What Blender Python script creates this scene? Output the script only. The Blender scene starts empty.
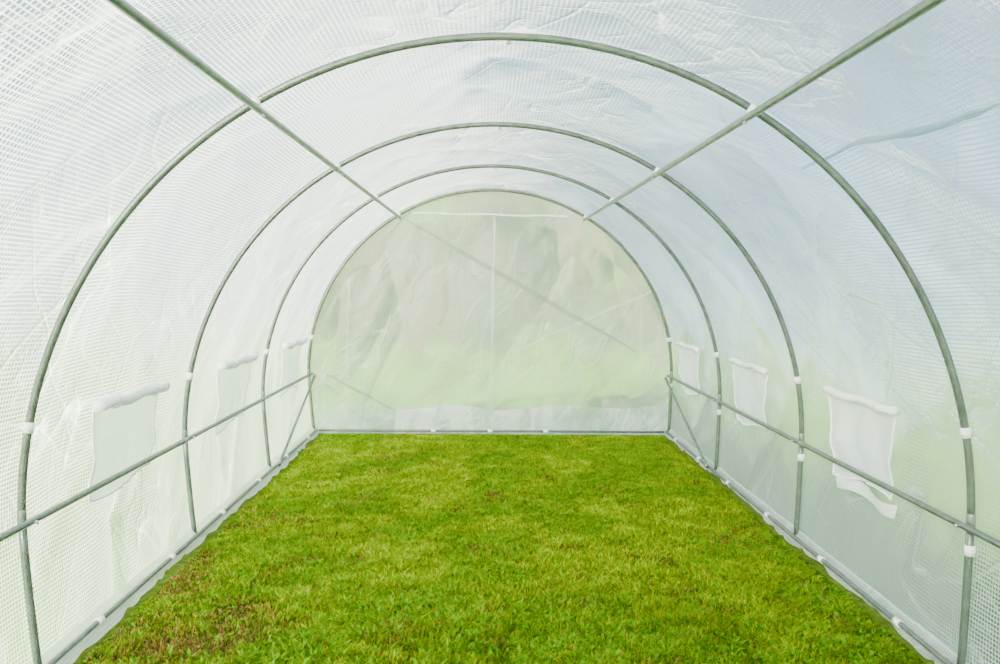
import bpy, math, random
import numpy as np
from mathutils import Vector, Matrix
random.seed(4); rng=np.random.default_rng(7)
C=bpy.context.scene.collection
PI=math.pi
R=1.5; RF=1.517; ZC=0.515
HY=[2.74,4.24,5.74,7.24]; YB=-1.8; YE=7.262
INL,INR=.045,.015          # how far the hoop feet are pushed inwards, left and right

# ------------------------------------------------------------ helpers
def tag(o,label=None,cat=None,group=None,kind=None):
    if label:o['label']=label
    if cat:o['category']=cat
    if group:o['group']=group
    if kind:o['kind']=kind
    return o
def empty(name,loc,label,cat,group=None,kind=None):
    o=bpy.data.objects.new(name,None); C.objects.link(o); o.location=loc; o.empty_display_size=.1
    return tag(o,label,cat,group,kind)
def mk(name,geo,mat,parent=None,smooth=True,uv=None):
    v,f=geo
    org=Vector(parent['_o']) if parent and '_o' in parent else Vector((0,0,0))
    m=bpy.data.meshes.new(name)
    m.from_pydata([tuple(Vector(p)-org) for p in v],[],f); m.update()
    if uv is not None:
        l=m.uv_layers.new(name='UVMap'); idx=np.zeros(len(m.loops),dtype=np.int32); m.loops.foreach_get('vertex_index',idx)
        l.data.foreach_set('uv',np.asarray(uv,dtype=np.float32)[idx].ravel())
    if smooth: m.polygons.foreach_set('use_smooth',[True]*len(m.polygons))
    m.materials.append(mat)
    o=bpy.data.objects.new(name,m); C.objects.link(o)
    if parent:o.parent=parent
    return o
def root(name,loc,label,cat,group=None,kind=None):
    o=empty(name,loc,label,cat,group,kind); o['_o']=tuple(loc); return o
def join(*gs):
    V=[];F=[]
    for v,f in gs:
        n=len(V); V+=list(v); F+=[tuple(i+n for i in q) for q in f]
    return V,F
def tube(pts,r,seg=14,caps=True,wob=None):
    pts=[Vector(p) for p in pts]; n=len(pts); V=[];F=[]
    t=[(pts[min(i+1,n-1)]-pts[max(i-1,0)]).normalized() for i in range(n)]
    a=Vector((0,0,1)) if abs(t[0].z)<.9 else Vector((0,1,0))
    u=t[0].cross(a).normalized()
    for i in range(n):
        u=(u-t[i]*u.dot(t[i])).normalized(); w=t[i].cross(u)
        rr=r[i] if isinstance(r,(list,tuple)) else r
        for k in range(seg):
            an=2*PI*k/seg; q=rr*(1+(wob(i,an) if wob else 0))
            V.append(pts[i]+(u*math.cos(an)+w*math.sin(an))*q)
    for i in range(n-1):
        for k in range(seg):
            F.append((i*seg+k,i*seg+(k+1)%seg,(i+1)*seg+(k+1)%seg,(i+1)*seg+k))
    if caps:
        F.append(tuple(range(seg-1,-1,-1))); F.append(tuple((n-1)*seg+k for k in range(seg)))
    return V,F
def cclip(c,t,out,ri=.0130,ro=.0158,L=.034,gap=.9):
    """C-shaped snap clip round a tube: c centre, t axis, out = side facing the film"""
    c=Vector(c);t=Vector(t).normalized();o=Vector(out);o=(o-t*o.dot(t)).normalized();w=t.cross(o)
    V=[];F=[];N=16
    for k in range(N+1):
        a=gap/2+ (2*PI-gap)*k/N
        o_=ro+(.003 if k in(0,N) else 0)
        d=o*math.cos(a)+w*math.sin(a)
        for h in (-L/2,L/2):
            V.append(c+d*ri+t*h);V.append(c+d*o_+t*h)
    for k in range(N):
        b=k*4;e=b+4
        F+=[(b+1,b+3,e+3,e+1),(b,e,e+2,b+2),(b,b+1,e+1,e),(b+2,e+2,e+3,b+3)]
    F+=[(0,2,3,1),(N*4,N*4+1,N*4+3,N*4+2)]
    return V,F
def bolt(c,axis,r=.006,L=.018):
    c=Vector(c);a=Vector(axis).normalized()
    g1=tube([c,c+a*L],r*.55,10); g2=tube([c+a*(L*.45),c+a*(L*.95)],r,6)
    return join(g1,g2)
_tab=rng.random((256,256))
def vn(x,y):
    x=np.asarray(x,float);y=np.asarray(y,float)
    xi=np.floor(x).astype(int);yi=np.floor(y).astype(int);fx=x-xi;fy=y-yi
    fx=fx*fx*(3-2*fx);fy=fy*fy*(3-2*fy)
    g=lambda a,b:_tab[a%256,b%256]
    return (g(xi,yi)*(1-fx)+g(xi+1,yi)*fx)*(1-fy)+(g(xi,yi+1)*(1-fx)+g(xi+1,yi+1)*fx)*fy
def fbm(x,y): return vn(x,y)*.55+vn(x*2.1+9,y*2.1+4)*.3+vn(x*4.3+3,y*4.3+7)*.15
def ridge(x,y,p=3): return (1-np.abs(2*vn(x,y)-1))**p

# ------------------------------------------------------------ materials
def newmat(n):
    m=bpy.data.materials.new(n); m.use_nodes=True; nt=m.node_tree; nt.nodes.clear()
    out=nt.nodes.new('ShaderNodeOutputMaterial'); return m,nt,out
def simple(n,col,rough=.5,metal=0,noise=.08,scale=40,bump=0):
    m,nt,out=newmat(n); N=nt.nodes; L=nt.links
    p=N.new('ShaderNodeBsdfPrincipled'); p.inputs['Roughness'].default_value=rough; p.inputs['Metallic'].default_value=metal
    tc=N.new('ShaderNodeTexCoord'); no=N.new('ShaderNodeTexNoise'); no.inputs['Scale'].default_value=scale; no.inputs['Detail'].default_value=4
    L.new(tc.outputs['Object'],no.inputs['Vector'])
    r=N.new('ShaderNodeValToRGB'); r.color_ramp.elements[0].position=.3; r.color_ramp.elements[1].position=.7
    r.color_ramp.elements[0].color=tuple(max(0,c*(1-noise*2)) for c in col)+(1,); r.color_ramp.elements[1].color=tuple(min(1,c*(1+noise)) for c in col)+(1,)
    L.new(no.outputs['Fac'],r.inputs['Fac']); L.new(r.outputs['Color'],p.inputs['Base Color'])
    L.new(p.outputs[0],out.inputs[0]); return m
def film(n,col,cell=.0145,t_cell=.45,t_line=.1,trans=.6,lw=.3,bumpS=.8,crease=1.0,cellcol=.80,aniso=3.0,rot=.75,straight=.2,rough=.5,ripple=1.0,linew=1.0,cw=1.0,fine=.010,dustk=1.2):
    """woven plastic film: opaque threads, clearer cells, creases where the film is folded and thicker"""
    m,nt,out=newmat(n); N=nt.nodes; L=nt.links
    def math_(op,a,b=None,c=None,clamp=False):
        q=N.new('ShaderNodeMath'); q.operation=op; q.use_clamp=clamp
        for i,x in enumerate((a,b,c)):
            if x is None: continue
            if isinstance(x,(int,float)): q.inputs[i].default_value=x
            else: L.new(x,q.inputs[i])
        return q.outputs[0]
    uv=N.new('ShaderNodeUVMap'); uv.uv_map='UVMap'
    sp=N.new('ShaderNodeSeparateXYZ'); L.new(uv.outputs[0],sp.inputs[0])
    def line(x): return math_('LESS_THAN',math_('FRACT',math_('DIVIDE',x,cell)),lw)
    ln=math_('MAXIMUM',line(sp.outputs[0]),line(sp.outputs[1]))
    def noise(scale,rotz,stretch,detail=4,dist=0):
        # TEXTURE mapping rotates first and scales after, so the folds really run diagonally
        mp=N.new('ShaderNodeMapping'); mp.vector_type='TEXTURE'; mp.inputs['Rotation'].default_value=(0,0,rotz); mp.inputs['Scale'].default_value=(stretch,1,1)
        q=N.new('ShaderNodeTexNoise'); q.inputs['Scale'].default_value=scale; q.inputs['Detail'].default_value=detail; q.inputs['Distortion'].default_value=dist
        L.new(uv.outputs[0],mp.inputs[0]); L.new(mp.outputs[0],q.inputs['Vector']); return q.outputs['Fac']
    def rid(x,width):
        a=math_('ABSOLUTE',math_('SUBTRACT',x,.5))
        return math_('POWER',math_('SUBTRACT',1,math_('DIVIDE',a,width),clamp=True),1.3)
    na=noise(2.2,rot,aniso,2,.1); nb_=noise(3.0,-rot*1.25,aniso,2,.1); nc=noise(8,rot*.6,1.8,4,.4); nd=noise(1.2,.2,1.3,5,.5)
    cr=math_('ADD',math_('MULTIPLY',rid(na,.020*cw),.60),math_('ADD',math_('MULTIPLY',rid(nb_,.020*cw),.45),math_('MULTIPLY',rid(nc,.05*cw),.40)))
    mask=math_('MULTIPLY_ADD',nd,3.2,-1.0,clamp=True)
    cr=math_('MULTIPLY',cr,math_('MULTIPLY',mask,crease),clamp=True)
    h=math_('ADD',math_('MULTIPLY',na,.09*ripple),math_('ADD',math_('MULTIPLY',nb_,.055*ripple),math_('MULTIPLY',nc,fine*ripple)))
    h=math_('ADD',h,math_('MULTIPLY',cr,.010))
    b=N.new('ShaderNodeBump'); b.inputs['Strength'].default_value=bumpS; b.inputs['Distance'].default_value=1.0; L.new(h,b.inputs['Height'])
    tr=N.new('ShaderNodeBsdfTranslucent'); df=N.new('ShaderNodeBsdfDiffuse'); gl=N.new('ShaderNodeBsdfGlossy'); tp=N.new('ShaderNodeBsdfTransparent'); rf=N.new('ShaderNodeBsdfRefraction')
    rf.inputs['Roughness'].default_value=rough; rf.inputs['IOR'].default_value=1.3; rf.inputs['Color'].default_value=(.87,.97,.93,1)
    mc=N.new('ShaderNodeMix'); mc.data_type='RGBA'
    bright=math_('MAXIMUM',math_('MULTIPLY',ln,linew),cr)
    L.new(bright,mc.inputs['Factor']); mc.inputs['A'].default_value=tuple(c*cellcol for c in col)+(1,); mc.inputs['B'].default_value=tuple(min(1,c*1.06) for c in col)+(1,)
    L.new(mc.outputs['Result'],tr.inputs[0]); L.new(mc.outputs['Result'],df.inputs[0]); gl.inputs['Roughness'].default_value=.3
    tp.inputs[0].default_value=(.90,.98,.95,1)
    for s in (tr,df,gl,rf): L.new(b.outputs[0],s.inputs['Normal'])
    m1=N.new('ShaderNodeMixShader'); m1.inputs[0].default_value=trans; L.new(df.outputs[0],m1.inputs[1]); L.new(tr.outputs[0],m1.inputs[2])
    m2=N.new('ShaderNodeMixShader'); m2.inputs[0].default_value=.05; L.new(m1.outputs[0],m2.inputs[1]); L.new(gl.outputs[0],m2.inputs[2])
    tf=math_('ADD',math_('MULTIPLY',ln,t_line-t_cell),t_cell)
    dust=math_('MULTIPLY_ADD',nd,-dustk,1+dustk*.5,clamp=False)
    tf=math_('MULTIPLY',math_('MULTIPLY',tf,dust),math_('SUBTRACT',1,math_('MULTIPLY',cr,.9)),clamp=True)
    mt=N.new('ShaderNodeMixShader'); mt.inputs[0].default_value=straight; L.new(rf.outputs[0],mt.inputs[1]); L.new(tp.outputs[0],mt.inputs[2])
    m3=N.new('ShaderNodeMixShader'); L.new(tf,m3.inputs[0]); L.new(m2.outputs[0],m3.inputs[1]); L.new(mt.outputs[0],m3.inputs[2])
    L.new(m3.outputs[0],out.inputs[0]); return m
M_film=film('reinforced_film',(.82,.97,.865),t_cell=.66,t_line=.03,cellcol=.10,lw=.30,linew=.66,bumpS=.8,crease=1.1,rough=.42,dustk=1.8,fine=.010)
M_end=film('end_film',(.88,.97,.85),cell=.018,t_cell=.76,t_line=.38,lw=.28,trans=.5,cellcol=.48,bumpS=1.0,straight=.12,rough=.36,rot=1.15,ripple=1.0,crease=1.0,cw=1.0,linew=.85,fine=.016,dustk=1.6)
M_hem=film('film_hem',(.94,.98,.94),t_cell=.30,t_line=.15,cellcol=.8,fine=.03)
M_gather=film('gathered_film',(.95,.99,.93),t_cell=.8,t_line=.6,cellcol=.9,crease=2,cw=1.8,rot=1.5,straight=.5,fine=.03)
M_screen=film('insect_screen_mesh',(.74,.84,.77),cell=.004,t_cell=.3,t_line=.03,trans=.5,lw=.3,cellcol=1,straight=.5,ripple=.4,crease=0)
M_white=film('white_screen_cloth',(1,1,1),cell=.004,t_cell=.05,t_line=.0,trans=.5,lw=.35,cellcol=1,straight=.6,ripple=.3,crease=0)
M_roll=film('rolled_film',(1,1,1),t_cell=.02,t_line=0,trans=.4,cellcol=1,ripple=.3,crease=0)
M_tape=film('seam_tape',(.98,1,.94),t_cell=.5,t_line=.4,trans=.5,cellcol=1,crease=0)
M_shadow_strip=film('painted_shadow_strip',(.32,.34,.27),t_cell=.5,t_line=.45,trans=.5,cellcol=1,crease=0)  # dark tone for the bar shadows painted on the end wall
M_pleat=film('pleated_film_dark',(.42,.52,.50),t_cell=.5,t_line=.3,trans=.6,cellcol=.8,crease=0)
M_tube=simple('galvanised_steel',(.14,.175,.15),.33,.5,.14,25)
M_collar=simple('swaged_steel',(.20,.24,.21),.3,.6,.1,30)
M_clip=simple('white_plastic',(1,1,1),.4,0,.01,30)
M_bolt=simple('zinc_bolt',(.55,.56,.55),.3,.8,.1,60)

# ------------------------------------------------------------ cover film
L0=ZC; T=2*L0+PI*RF
def foot(z,left):
    u=np.clip((ZC-np.asarray(z,float))/ZC,0,1)
    return np.where(left,INL,INR)*u**1.3
def prof(s,off=0.0):
    s=np.asarray(s,float); r=RF+off
    a=(s-L0)/RF
    x=np.where(s<L0,-r,np.where(s>T-L0,r,-r*np.cos(np.clip(a,0,PI))))
    z=np.where(s<L0,s,np.where(s>T-L0,T-s,ZC+r*np.sin(np.clip(a,0,PI))))
    x=x-np.sign(x)*foot(z,x<0)
    return x,z
def s_of_z(z): return z if z<L0 else L0+RF*math.asin((z-ZC)/RF)
def wdisp(SS,YY):
    ph=((YY-HY[0])/1.5)%1.0; env=np.sin(PI*ph)**.7
    d=.036*ridge(SS*1.3+YY*.9+11,YY*1.3-SS*.9+5)+.016*ridge(SS*2.6-YY*1.5+3,YY*.9+SS*.8)+.028*ridge(SS*1.2-YY*2.2+7,YY*.5+SS*.7,3)+.003*fbm(SS*5,YY*4)
    return d*env+.001
WZ0,WZ1=.47,.79
def win_span(i): return HY[i]+.31*1.5, HY[i]+.74*1.5
def wall(name,sa,sb,label,ya=YB,yb=YE):
    ns=int((sb-sa)/.024)+1; ny=int((yb-ya)/.024)
    S=np.linspace(sa,sb,ns); Y=np.linspace(ya,yb,ny); SS,YY=np.meshgrid(S,Y,indexing='ij')
    d=wdisp(SS,YY)
    x,z=prof(SS,d)
    low=np.clip(1-np.minimum(SS,T-SS)/.18,0,1)
    x=x-np.sign(x)*low*.006*np.sin(YY*13+3*vn(YY*3,YY*0))*.5
    V=np.stack([x,YY,z],-1).reshape(-1,3); F=[]
    holes=[]
    for i in range(3):
        a,b=win_span(i); a+=.24+.05*i;b-=.05; s0,s1=s_of_z(WZ0+.07),s_of_z(WZ1-.01)
        holes.append((T-s1,T-s0,a,b))
    for i in range(ns-1):
        sc=(S[i]+S[i+1])/2; hs=[h for h in holes if h[0]<sc<h[1]]
        for j in range(ny-1):
            if hs:
                yc=(Y[j]+Y[j+1])/2
                if any(h[2]<yc<h[3] for h in hs): continue
            F.append((i*ny+j,i*ny+j+1,(i+1)*ny+j+1,(i+1)*ny+j))
    o=mk(name,(V.tolist(),F),M_film,uv=np.stack([SS,YY],-1).reshape(-1,2))
    return tag(o,label,'wall' if 'wall' in name else 'ceiling',None,'structure')
S1=L0+RF*math.acos(.78/1.5)
wl=wall('wall_left',0,S1,'left side of the translucent white mesh-reinforced plastic cover')
wr=wall('wall_right',T-S1,T,'right side of the translucent white mesh-reinforced plastic cover')
ce=wall('ceiling',S1,T-S1,'overhead strip of wrinkled translucent plastic cover between the two upper bars')
def skirt(sgn,par):
    Y=np.linspace(YB,YE,420); V=[];F=[];uv=[]
    U=[0,.2,.4,.6,.8,1]
    inn=INL if sgn<0 else INR
    for y in Y:
        w=(.072 if sgn<0 else .056)+.018*(float(vn(y*2.1+sgn*9,2.3))-.5)*2+.010*(float(vn(y*11+sgn*9,7.3))-.5)*2
        for u in U:
            hgt=.008+.048*(1-u)**2+ .014*float(ridge(y*9+sgn*5,u*2+4,2))*(.3+u)
            V.append((sgn*(RF-inn-.002-w*u),y,hgt)); uv.append((y,u*w))
    n=len(U)
    for i in range(len(Y)-1):
        for j in range(n-1): F.append((i*n+j,i*n+j+1,(i+1)*n+j+1,(i+1)*n+j))
    mk('ground_skirt',(V,F),M_hem,par,uv=uv)
skirt(-1,wl); skirt(1,wr)
def pleat(par,pts,w,mat):
    """narrow folded pleat of film running over the curved cover through the given (s,y) stations"""
    n=80;V=[];F=[];uv=[];P=[]
    pts=[np.array(p) for p in pts]; m=len(pts)-1
    ex=[2*pts[0]-pts[1]]+pts+[2*pts[-1]-pts[-2]]
    for i in range(n+1):
        t=i/n*m; k_=min(int(t),m-1); u=t-k_
        a,b,c,d=ex[k_:k_+4]
        q=.5*((2*b)+(c-a)*u+(2*a-5*b+4*c-d)*u*u+(3*b-a-3*c+d)*u**3)
        P.append(q)
    for i in range(n+1):
        d=P[min(i+1,n)]-P[max(i-1,0)]; d=d/np.linalg.norm(d); nn=np.array([-d[1],d[0]])
        ww=w*(.1+.9*math.sin(PI*i/n)**.8)*(.6+.8*float(vn(i*.12,w*700)))
        for s_,lift in((-1,0),(0,.008),(1,0)):
            q=P[i]+nn*s_*ww/2; dd=float(wdisp(np.array(q[0]),np.array(q[1])))
            x,z=prof(np.array(q[0]),dd-.004-lift); V.append((float(x),float(q[1]),float(z))); uv.append((i*.02,s_*ww/2))
    for i in range(n):
        for j in(0,1): b=3*i+j; F.append((b,b+1,b+4,b+3))
    mk('film_pleat',(V,F),mat,par,uv=uv)
def sy(X,Y):
    """where the sight line of a measured point meets the cover, as (s,y)"""
    dx=(X-484)/879;dz=-(Y-284)/879
    A=dx*dx+dz*dz;B=2*(-.058*dx+(1.262-ZC)*dz);Cc=.058**2+(1.262-ZC)**2-RF**2
    y=(-B+math.sqrt(B*B-4*A*Cc))/(2*A); x=-.058+dx*y; z=1.262-ZC+dz*y
    return (L0+RF*(PI-math.atan2(z,x)),y)
pleat(wr,[sy(*q) for q in [(800,168),(850,147),(905,133),(955,120),(1000,100)]],.026,M_pleat)
def endwall(name,y,sgn,label,mat):
    nu,nv=190,120
    U=np.sin(np.linspace(-PI/2,PI/2,nu)); Vv=np.linspace(0,1,nv)
    UU,VV=np.meshgrid(U,Vv,indexing='ij')
    x=UU*RF; zt=ZC+np.sqrt(np.clip(RF**2-x**2,0,None)); z=VV*zt
    edge=np.clip(1-np.abs(UU),0,1)*5; edge=np.clip(edge,0,1)*np.clip((1-VV)*8,0,1)
    d=.04*ridge(x*1.6+z*.6+4,z*.9-x*.5+8)+.035*ridge(x*3+z*.4,z*.7+2)+.03*ridge(x*4-z*2,z*1.2+x)+.018*fbm(x*7,z*4)
    low=np.clip(1-z/.3,0,1)
    d=d*edge+low*(.02*ridge(x*5.5,z*2.2+x*1.5,2)+.01*fbm(x*14,z*9))
    V=np.stack([x-np.sign(x)*foot(z,x<0)*np.abs(UU),y+sgn*d,z],-1).reshape(-1,3).tolist()
    F=[(i*nv+j,(i+1)*nv+j,(i+1)*nv+j+1,i*nv+j+1) for i in range(nu-1) for j in range(nv-1)]
    o=mk(name,(V,F),mat,uv=np.stack([x,z],-1).reshape(-1,2))
    return tag(o,label,'wall',None,'structure')
wb=endwall('wall_back',YE,1,'arched far end wall of translucent film with greenery showing through',M_end)
endwall('wall_front',YB,-1,'arched near end wall of translucent film behind the viewpoint',M_film)
def strip(name,pts,w,mat,par,yoff=-.006):
    V=[];F=[];uv=[];n=40
    for k,(a,b) in enumerate(zip(pts[:-1],pts[1:])):
        a=Vector(a);b=Vector(b);t=(b-a).normalized();p=Vector((-t.z,0,t.x))
        base=len(V)
        for i in range(n+1):
            q=a+(b-a)*i/n; q=q+p*.003*math.sin(i*.4+k)
            ww=w*min(1,.25+3*min(i,n-i)/n) if mat is M_shadow_strip else w
            for s in(-1,1):
                V.append(q+p*s*ww/2+Vector((0,yoff+.002*math.sin(i*1.3),0))); uv.append((i*.02,s*w/2))
        for i in range(n): F.append((base+2*i,base+2*i+1,base+2*i+3,base+2*i+2))
    return mk(name,(V,F),mat,par,uv=uv)
strip('top_seam',[(-.66,YE,1.825),(.62,YE,1.81)],.014,M_roll,wb)
strip('door_zip',[(.02,YE,1.80),(.0,YE,.05)],.016,M_tape,wb)
strip('door_zip',[(-1.17,YE,1.30),(-1.20,YE,.30)],.008,M_tape,wb)
strip('door_zip',[(1.24,YE,1.20),(1.25,YE,.30)],.008,M_tape,wb)
strip('shadow_or_fold_strip',[(-.70,YE,1.765),(1.22,YE,.69)],.036,M_shadow_strip,wb,-.003)  # cast shadow of the left roof bar, painted as a dark strip
strip('shadow_or_fold_strip',[(1.33,YE,1.20),(.22,YE,.71)],.016,M_tape,wb,-.003)
strip('shadow_or_fold_strip',[(-1.37,YE,.50),(-.62,YE,.10)],.024,M_shadow_strip,wb,-.004)  # cast shadow of the left side rail, also a painted dark strip
# low gathered hem, overlapping layers so it thins out upwards
for lay,(tb,ta) in enumerate(((.085,.02),(.15,.05),(.24,.08))):
    nx,nz=260,10;V=[];F=[];uv=[]
    for i in range(nx):
        x=-1.46+2.94*i/(nx-1); top=tb+ta*(float(vn(x*1.9+lay*7,1))-.5)+ta*.6*(float(vn(x*6+lay*3,4))-.5)
        for j in range(nz):
            z=.005+top*j/(nz-1)
            V.append((x,YE-.008-.004*lay-.018*float(ridge(x*6+z*2+lay,z*3+5,2))*(1-.6*j/(nz-1)),z)); uv.append((x+lay*.7,z+lay*1.3))
    for i in range(nx-1):
        for j in range(nz-1): F.append((i*nz+j,(i+1)*nz+j,(i+1)*nz+j+1,i*nz+j+1))
    mk('gathered_hem',(V,F),M_gather,wb,uv=uv)

# ------------------------------------------------------------ windows
def wx(z): return math.sqrt(RF**2-max(0,z-ZC)**2)
wlab=['nearest left window with rolled-up flap above a pale insect screen','middle window on the left wall with screen and rolled flap','farthest small window on the left wall beside the end wall',
      'nearest right window with hanging white screen and loose lower flap','middle window on the right wall with white screen','farthest small window on the right wall beside the end wall']
k=0
for sgn in(-1,1):
    for i in range(3):
        a,b=win_span(i); r=root('window_%d'%(k+1),(sgn*RF,(a+b)/2,.47),wlab[k],'window',None,'structure')
        n,mm=60,30;V=[];F=[];uv=[]
        for p in range(n):
            for q in range(mm):
                u=p/(n-1);v=q/(mm-1)
                sk=(.06*(1-v) if sgn<0 else -.05*(1-v))
                tp_=1-(.10 if sgn<0 else .16)*(1-v)
                y=a+(b-a)*(.5+(u-.5)*tp_)-sk*.5; z=WZ0-.02+(WZ1-WZ0+.02)*v
                fold=math.sin(u*16+1.5*math.sin(v*3+k)+k)
                z+=-.02*math.sin(u*5+k)*(1-v)
                free=min(1,max(0,(z-.515)/.08))*.75+.25      # pinned behind the side rail, loose above it
                if z<.485: free=.25
                bow=.010+free*(.034*float(ridge(u*4.3+v*.8+k*3,v*.9+k,2))+(.018 if sgn>0 else .005)*(1+fold))*(1.25-v)
                V.append((sgn*(wx(z)-bow),y,z));uv.append((y,z))
        for p in range(n-1):
            for q in range(mm-1):F.append((p*mm+q,(p+1)*mm+q,(p+1)*mm+q+1,p*mm+q+1))
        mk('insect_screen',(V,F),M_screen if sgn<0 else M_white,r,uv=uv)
        def idx(p,q): return Vector(V[p*mm+q])-Vector((sgn*.002,0,0))
        mk('screen_hem',tube([idx(p,0) for p in range(n)],.005,6),M_clip,r)
        mk('screen_hem',tube([idx(0,q) for q in range(mm)],.005,6),M_clip,r)
        mk('screen_hem',tube([idx(n-1,q) for q in range(mm)],.005,6),M_clip,r)
        rad=.024 if sgn<0 else .018
        ra=a-.012;rb=b+.005
        pts=[(sgn*(wx(.8)-rad-.012),ra+(rb-ra)*t/24,.80+.004*math.sin(t*.5+k)) for t in range(25)]
        mk('rolled_flap',tube(pts,[rad*(1+.06*math.sin(t*.8+k)) for t in range(25)],16,wob=lambda ii,an:.06*math.sin(3*an+ii*.4)),M_clip,r,uv=[(ii*.02,jj*.01) for ii in range(25) for jj in range(16)])
        for t in(5,19):
            c=Vector(pts[t]); ring=[c+Vector((math.cos(an)*rad*1.15,0,math.sin(an)*rad*1.15)) for an in np.linspace(0,2*PI,20)]
            mk('tie_strap',tube(ring,.003,6),M_tape,r,uv=np.zeros((120,2)))
        if sgn>0 and i==0:
            V=[];F=[];uv=[]
            for p in range(24):
                for q in range(8):
                    u=p/23;v=q/7;y=a+.02+(b-a)*.85*u;z=WZ0-.03-.05*v-.012*math.sin(u*7)
                    V.append((sgn*(wx(z)-.02-.012*math.sin(u*8+v)),y,z));uv.append((y,z))
            for p in range(23):
                for q in range(7):F.append((p*8+q,(p+1)*8+q,(p+1)*8+q+1,p*8+q+1))
            mk('loose_flap',(V,F),M_roll,r,uv=uv)
        k+=1

# ------------------------------------------------------------ hoops
RAILZ=.50
h0=root('tunnel_hoop',(0,HY[0],0),'nearest and largest grey steel hoop spanning the whole tunnel','hoop','steel hoops carrying the cover')
y=HY[0]
arc=[(-R*math.cos(a),y,ZC+R*math.sin(a)) for a in np.linspace(0,PI,97)]
mk('arch_tube',tube(arc,.0125,16),M_tube,h0)
PXL,PXR=.764,.768
def lx(s,z): return s*(R-float(foot(z,s<0)))
for s in(-1,1):
    mk('leg',tube([(lx(s,z),y,z) for z in(0,.1,.2,.3,.4,ZC)],.0125,16),M_tube,h0)
    mk('joint_collar',tube([(s*R,y,ZC-.030),(s*R,y,ZC-.025),(s*R,y,ZC+.02),(s*R,y,ZC+.025)],[.0126,.0142,.0142,.0126],16),M_collar,h0)
    for z in((.80,.42) if s>0 else (.80,)):
        x=math.sqrt(R*R-max(0,z-ZC)**2)*s; a=math.asin(max(0,z-ZC)/R)
        mk('film_clip',cclip((x,y,z),(-s*math.sin(a),0,math.cos(a)),(s,0,0)),M_clip,h0)
    px=PXL if s<0 else PXR
    a=math.acos(px/1.5)
    mk('purlin_clip',cclip((s*px,y,ZC+R*math.sin(a)),(math.sin(a),0,-s*math.cos(a)),(s*math.cos(a),0,math.sin(a)),L=.03,ro=.0145,ri=.0127),M_clip,h0)
mk('ridge_bolt',bolt((.01,y,ZC+R-.010),(0,0,-1),.007,.014),M_bolt,h0)
hl=['second grey steel hoop from the viewpoint','third grey steel hoop, where the diagonal braces meet the ground','rearmost grey steel hoop framing the arched end wall']
for q in(1,2,3):
    r=h0.copy();C.objects.link(r);r.location=(0,HY[q],0);r['label']=hl[q-1]
    for ch in list(h0.children):
        c=ch.copy();C.objects.link(c);c.parent=r

# ------------------------------------------------------------ lengthwise tubes
RI=R-.0255
def straight(name,x,z,y0,y1,label,cat,inward,group,bolts=True,r_=.0115):
    ro=root(name,(x,y0,z),label,cat,group)
    n=20
    mk('tube',tube([(x,y0+(y1-y0)*i/n,z) for i in range(n+1)],r_,14),M_tube,ro)
    iv=Vector((inward[0],0,inward[1])).normalized()
    for h in HY:
        yy=min(h,y1-.02)
        if bolts: mk('bolt',bolt(Vector((x,yy,z))+iv*.008,iv),M_bolt,ro)
        if h>HY[0]:
            mk('joint_collar',tube([(x,yy-.13,z),(x,yy-.125,z),(x,yy-.06,z),(x,yy-.055,z)],[r_,r_+.0016,r_+.0016,r_],14),M_collar,ro)
    return ro
def pz(x): return ZC+math.sqrt(RI**2-(x)**2)
straight('roof_purlin',-PXL+.012,pz(PXL-.012),YB,YE-.02,'upper left steel bar running lengthwise under the roof film','purlin',(.5,-.8),'lengthwise roof bars')
straight('roof_purlin',PXR-.012,pz(PXR-.012),YB,YE-.02,'upper right steel bar running lengthwise under the roof film','purlin',(-.5,-.8),'lengthwise roof bars')
straight('side_rail',-RI,RAILZ,YB,YE-.02,'left steel rail running at knee height below the left windows','rail',(1,0),'knee height side rails')
straight('side_rail',RI,RAILZ,YB,YE-.02,'right steel rail running at knee height below the right windows','rail',(-1,0),'knee height side rails')
GXL=R-.027-INL+.004; GXR=R-.027-INR+.004; GR=.0095
def ground(name,a,b,label,clips,out):
    ro=root(name,a,label,'rail','ground level base rails')
    A=Vector(a);B=Vector(b)
    mk('tube',tube([A+(B-A)*i/16 for i in range(17)],GR,14),M_tube,ro)
    for t in clips:
        mk('film_clip',cclip(t,B-A,out,.0100,.0138,.04),M_clip,ro)
gc=[3.12,3.85,4.6,5.35,6.1,6.85]
ground('base_rail',(-GXL,YB,.035),(-GXL,YE-.03,.035),'left base rail lying on the film along the grass',[(-GXL,t,.035) for t in gc],(-1,0,0))
ground('base_rail',(GXR,YB,.035),(GXR,YE-.03,.035),'right base rail with white clips along the grass',[(GXR,t,.035) for t in gc],(1,0,0))
ground('base_rail',(-GXL+.02,HY[3]-.027,.035),(GXR-.02,HY[3]-.027,.035),'far base rail across the foot of the end wall',[(t,HY[3]-.027,.035) for t in(-.47,.0,.46)],(0,1,0))
for s,n in((-1,'left'),(1,'right')):
    xt=s*(R-.056); xx=s*((GXL if s<0 else GXR)-.030)
    a=Vector((xt,HY[3]-.03,RAILZ-.015));b=Vector((xx,HY[2]+.02,.05))
    ro=root('diagonal_brace',tuple(b),'%s slanting steel brace between third hoop foot and end wall'%n,'brace','diagonal corner braces')
    d=(a-b).normalized()
    fl=lambda P,sg:tube([P,P+d*sg*.03,P+d*sg*.045],[.012,.012,.0095],12)
    mk('tube',tube([b,b+(a-b)*.5,a],.0095,12),M_tube,ro)
    mk('end_fitting',fl(a,-1),M_collar,ro); mk('end_fitting',fl(b,1),M_collar,ro)

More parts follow.
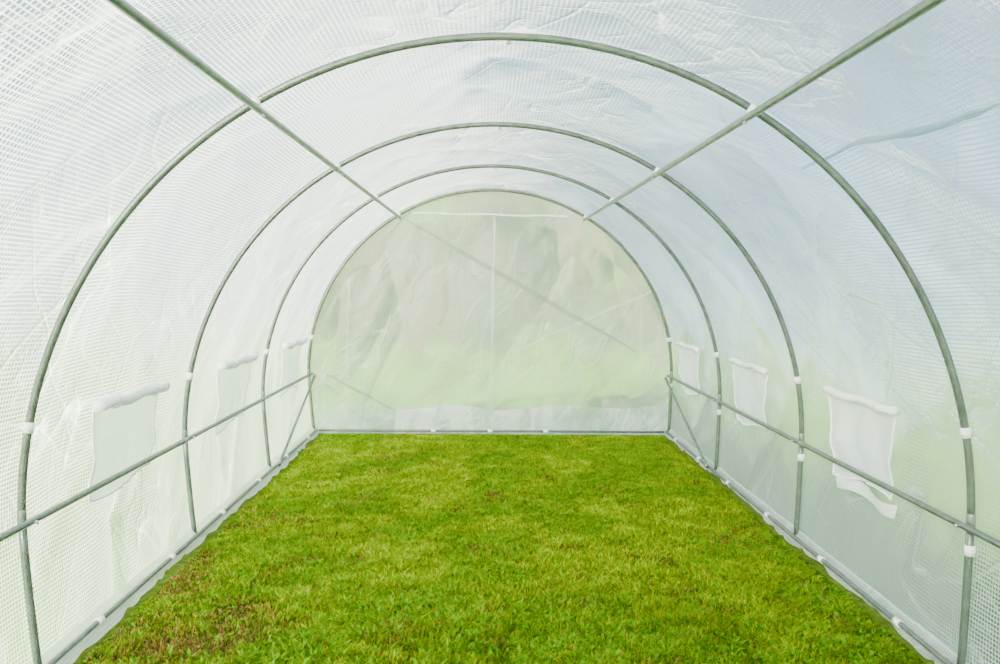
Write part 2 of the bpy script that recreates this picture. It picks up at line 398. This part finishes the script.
# ------------------------------------------------------------ ground and grass
m,nt,out=newmat('lawn_soil');N=nt.nodes;L=nt.links
p=N.new('ShaderNodeBsdfDiffuse')
tc=N.new('ShaderNodeTexCoord')
def ramp(scale,c0,c1,det=9):
    no=N.new('ShaderNodeTexNoise');no.inputs['Scale'].default_value=scale;no.inputs['Detail'].default_value=det;no.inputs['Roughness'].default_value=.7
    L.new(tc.outputs['Object'],no.inputs['Vector']);rp=N.new('ShaderNodeValToRGB')
    e=rp.color_ramp.elements;e[0].position=.35;e[0].color=c0+(1,);e[1].position=.65;e[1].color=c1+(1,)
    L.new(no.outputs['Fac'],rp.inputs[0]); return rp.outputs[0]
field=ramp(1.1,(.12,.21,.04),(.20,.38,.06)); earth=ramp(28,(.05,.07,.012),(.12,.19,.02))
sp=N.new('ShaderNodeSeparateXYZ');L.new(tc.outputs['Object'],sp.inputs[0])
def lt(sock,val,absv=False):
    if absv:
        a=N.new('ShaderNodeMath');a.operation='ABSOLUTE';L.new(sock,a.inputs[0]);sock=a.outputs[0]
    q=N.new('ShaderNodeMath');q.operation='LESS_THAN';L.new(sock,q.inputs[0]);q.inputs[1].default_value=val;return q.outputs[0]
mm_=N.new('ShaderNodeMath');mm_.operation='MULTIPLY';L.new(lt(sp.outputs[0],1.5,True),mm_.inputs[0]);L.new(lt(sp.outputs[1],7.26),mm_.inputs[1])
mx=N.new('ShaderNodeMix');mx.data_type='RGBA';L.new(mm_.outputs[0],mx.inputs['Factor']);L.new(field,mx.inputs['A']);L.new(earth,mx.inputs['B'])
L.new(mx.outputs['Result'],p.inputs[0]);L.new(p.outputs[0],out.inputs[0]);M_soil=m
V=[];F=[]
xs=np.concatenate([-np.geomspace(150,2,20),np.linspace(-1.6,1.6,21),np.geomspace(2,150,20)])
ys=np.concatenate([-np.geomspace(100,3,14),np.linspace(-2,8,40),np.geomspace(9,180,24)])
for x in xs:
    for yy in ys:
        zz=.012*(float(fbm(x*2,yy*2))-.5) if abs(x)<1.7 and -2.1<yy<8.1 else 0
        V.append((x,yy,zz-.006))
ny=len(ys)
for i in range(len(xs)-1):
    for j in range(ny-1):F.append((i*ny+j,(i+1)*ny+j,(i+1)*ny+j+1,i*ny+j+1))
tag(mk('floor',(V,F),M_soil),'grassy ground running under the tunnel and out beyond it','ground',None,'structure')

m,nt,out=newmat('grass_blades');N=nt.nodes;L=nt.links
at=N.new('ShaderNodeAttribute');at.attribute_name='tint'
df=N.new('ShaderNodeBsdfDiffuse');tr=N.new('ShaderNodeBsdfTranslucent')
mx=N.new('ShaderNodeMixShader');mx.inputs[0].default_value=.35
L.new(at.outputs['Color'],df.inputs[0]);L.new(at.outputs['Color'],tr.inputs[0]);L.new(df.outputs[0],mx.inputs[1]);L.new(tr.outputs[0],mx.inputs[2])
L.new(mx.outputs[0],out.inputs[0]);M_grass=m
NB=620000
yy=2.2+(7.13-2.2)*rng.random(NB)**1.25; xx=-1.375+2.798*rng.random(NB)
clump=fbm(xx*14,yy*14); big=fbm(xx*2.7+5,yy*2.7+2); bare=fbm(xx*5.4+31,yy*5.4+17); tuft=vn(xx*34,yy*34); gap=vn(xx*60+7,yy*60+3); tus=fbm(xx*6+50,yy*6+9)
bl=1.1*np.clip(1-np.hypot(xx+1.05,(yy-3.2)*.8)/.45,0,1)+.6*np.clip((-xx-1.1)/.3,0,1)*np.clip((6-yy)/2,0,1)
bare2=bare*.6+.12+bl*.26
near=np.clip((3.9-yy)/1.0,0,1)
pk=np.clip(1-(bare2-.50)/.22,.35,1)*np.clip(.40+gap*1.6,0,1)
keep=rng.random(NB)<pk
xx,yy,clump,big,bare2,bl,tuft,gap,near,tus=[q[keep] for q in(xx,yy,clump,big,bare2,bl,tuft,gap,near,tus)];nb=len(xx)
edge=np.clip(np.minimum(1.47-xx,xx+1.42)/.12,.3,1)
h=(.005+.015*rng.random(nb)**2+.032*np.clip(clump-.42,0,1)+.010*tuft+.05*np.clip(tus-.56,0,1))*edge
h*=np.clip(1.3-np.clip(bare2-.5,0,1)*3,.5,1)
w=.0008+.0010*rng.random(nb)+.0002*yy
clover=rng.random(nb)<.08+.14*(big>.48)+.2*near*(tuft>.6); w[clover]*=3.4; h[clover]*=.9
ang=rng.random(nb)*2*PI; lean=h*(.25+1.2*rng.random(nb)); la=ang+PI/2+rng.normal(0,.5,nb)
dx,dy=np.cos(ang)*w,np.sin(ang)*w; lx_,ly=np.cos(la)*lean,np.sin(la)*lean
z0=np.full(nb,-.004)
cf=np.where(clover,.25,1.0)
P=np.empty((nb,5,3),np.float32)
P[:,0]=np.stack([xx-dx*cf,yy-dy*cf,z0],-1);P[:,1]=np.stack([xx+dx*cf,yy+dy*cf,z0],-1)
P[:,2]=np.stack([xx-dx*.8+lx_*.35,yy-dy*.8+ly*.35,h*.7],-1);P[:,3]=np.stack([xx+dx*.8+lx_*.35,yy+dy*.8+ly*.35,h*.7],-1)
P[:,4]=np.stack([xx+lx_,yy+ly,h],-1)
tri=np.array([[0,1,3],[0,3,2],[2,3,4]])
I=(np.arange(nb)[:,None,None]*5+tri[None]).reshape(-1).astype(np.int32)
me=bpy.data.meshes.new('lawn_grass');me.vertices.add(nb*5);me.vertices.foreach_set('co',P.ravel())
me.loops.add(len(I));me.loops.foreach_set('vertex_index',I);nt_=len(I)//3
me.polygons.add(nt_);me.polygons.foreach_set('loop_start',(np.arange(nt_)*3).astype(np.int32))
try: me.polygons.foreach_set('loop_total',np.full(nt_,3,np.int32))
except Exception: pass
me.update(calc_edges=True)
g1=np.array([.085,.20,.001]);g2=np.array([.55,.64,.003]);g3=np.array([.045,.14,.002]);dry=np.array([.42,.25,.07])
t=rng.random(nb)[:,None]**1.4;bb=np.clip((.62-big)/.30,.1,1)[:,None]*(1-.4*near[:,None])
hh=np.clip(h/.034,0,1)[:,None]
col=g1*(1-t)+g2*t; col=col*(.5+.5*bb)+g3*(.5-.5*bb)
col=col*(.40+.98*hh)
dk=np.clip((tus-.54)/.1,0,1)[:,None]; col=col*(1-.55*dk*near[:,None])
cc=np.array([.12,.33,.008]); col[clover]=cc*(.45+.9*rng.random(clover.sum()))[:,None]
isdry=(rng.random(nb)<.03+.9*np.clip(bare2-.50,0,1)*3); col[isdry]=dry*(.2+.8*rng.random(isdry.sum()))[:,None]
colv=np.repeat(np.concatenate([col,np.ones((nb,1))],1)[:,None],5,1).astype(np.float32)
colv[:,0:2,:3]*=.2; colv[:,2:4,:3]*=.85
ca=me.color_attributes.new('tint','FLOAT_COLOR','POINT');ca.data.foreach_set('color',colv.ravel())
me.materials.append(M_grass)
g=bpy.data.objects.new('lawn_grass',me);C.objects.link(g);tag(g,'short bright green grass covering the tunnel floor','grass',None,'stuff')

# ------------------------------------------------------------ hedge beyond the end wall
m,nt,out=newmat('hedge_foliage');N=nt.nodes;L=nt.links
p=N.new('ShaderNodeBsdfDiffuse');tc=N.new('ShaderNodeTexCoord');no=N.new('ShaderNodeTexNoise');no.inputs['Scale'].default_value=.6;no.inputs['Detail'].default_value=4
L.new(tc.outputs['Object'],no.inputs['Vector']);rp=N.new('ShaderNodeValToRGB');L.new(no.outputs['Fac'],rp.inputs[0]);e=rp.color_ramp.elements
e[0].position=.38;e[0].color=(.01,.022,.01,1);e[1].position=.66;e[1].color=(.13,.22,.06,1)
for pos,c in((.46,(.04,.06,.03,1)),(.53,(.15,.12,.08,1)),(.58,(.02,.05,.03,1))):
    q=e.new(pos);q.color=c
L.new(rp.outputs[0],p.inputs[0]);L.new(p.outputs[0],out.inputs[0]);M_leaf=m
nu,nv=200,40;V=[];F=[]
for i in range(nu):
    x=-7.4+14.8*i/(nu-1); e_=max(0,1-(x/7.4)**2)**.25
    top=(4.0+1.5*float(fbm(x*.6+3,1.5))+.6*float(vn(x*1.7,7)))*e_+.02
    for j in range(nv):
        a=PI*j/(nv-1); bump=1+.25*float(vn(x*1.3,j*.5))+.12*float(vn(x*4,j*1.3))
        V.append((x,20-1.6*math.cos(a)*bump*(e_+.01),top*math.sin(a)**.6*(.85+.15*bump)))
for i in range(nu-1):
    for j in range(nv-1):F.append((i*nv+j,(i+1)*nv+j,(i+1)*nv+j+1,i*nv+j+1))
tag(mk('hedge',(V,F),M_leaf),'olive green hedge seen blurred through the end film','hedge')

# ------------------------------------------------------------ light
w=bpy.data.worlds.new('World');bpy.context.scene.world=w;w.use_nodes=True;nt=w.node_tree;N=nt.nodes;L=nt.links
bg=N['Background'];sk=N.new('ShaderNodeTexSky');sk.sky_type='NISHITA';sk.sun_disc=False;sk.sun_elevation=math.radians(28);sk.sun_rotation=math.radians(212);sk.air_density=1.0;sk.dust_density=.8
tc=N.new('ShaderNodeTexCoord');no=N.new('ShaderNodeTexNoise');no.inputs['Scale'].default_value=2.2;no.inputs['Detail'].default_value=6
L.new(tc.outputs['Generated'],no.inputs['Vector']);rp=N.new('ShaderNodeValToRGB');rp.color_ramp.elements[0].position=.52;rp.color_ramp.elements[1].position=.70
L.new(no.outputs['Fac'],rp.inputs[0]);mx=N.new('ShaderNodeMix');mx.data_type='RGBA';L.new(rp.outputs[0],mx.inputs['Factor']);L.new(sk.outputs[0],mx.inputs['A']);mx.inputs['B'].default_value=(8,8.1,8.2,1)
L.new(mx.outputs['Result'],bg.inputs[0]);bg.inputs[1].default_value=.62
sl=bpy.data.lights.new('sun','SUN');sl.energy=56;sl.angle=math.radians(.4);sl.color=(1,.91,.73)
so=bpy.data.objects.new('sun',sl);C.objects.link(so);so.rotation_euler=Vector((1,1.5,-.78)).to_track_quat('-Z','Y').to_euler()

# ------------------------------------------------------------ camera
FP=879
cd=bpy.data.cameras.new('camera');cam=bpy.data.objects.new('camera',cd);C.objects.link(cam);bpy.context.scene.camera=cam
cd.sensor_width=36;cd.lens=36*FP/1000;cd.clip_start=.02;cd.clip_end=500
cam.location=(-.058,0,1.262)
M=Matrix.Rotation(-math.atan(16/FP),3,'Z')@Matrix.Rotation(PI/2-math.atan(49.5/FP),3,'X')@Matrix.Rotation(math.radians(.5),3,'Z')
cam.rotation_euler=M.to_euler()
for o in bpy.data.objects:
    if '_o' in o: del o['_o']
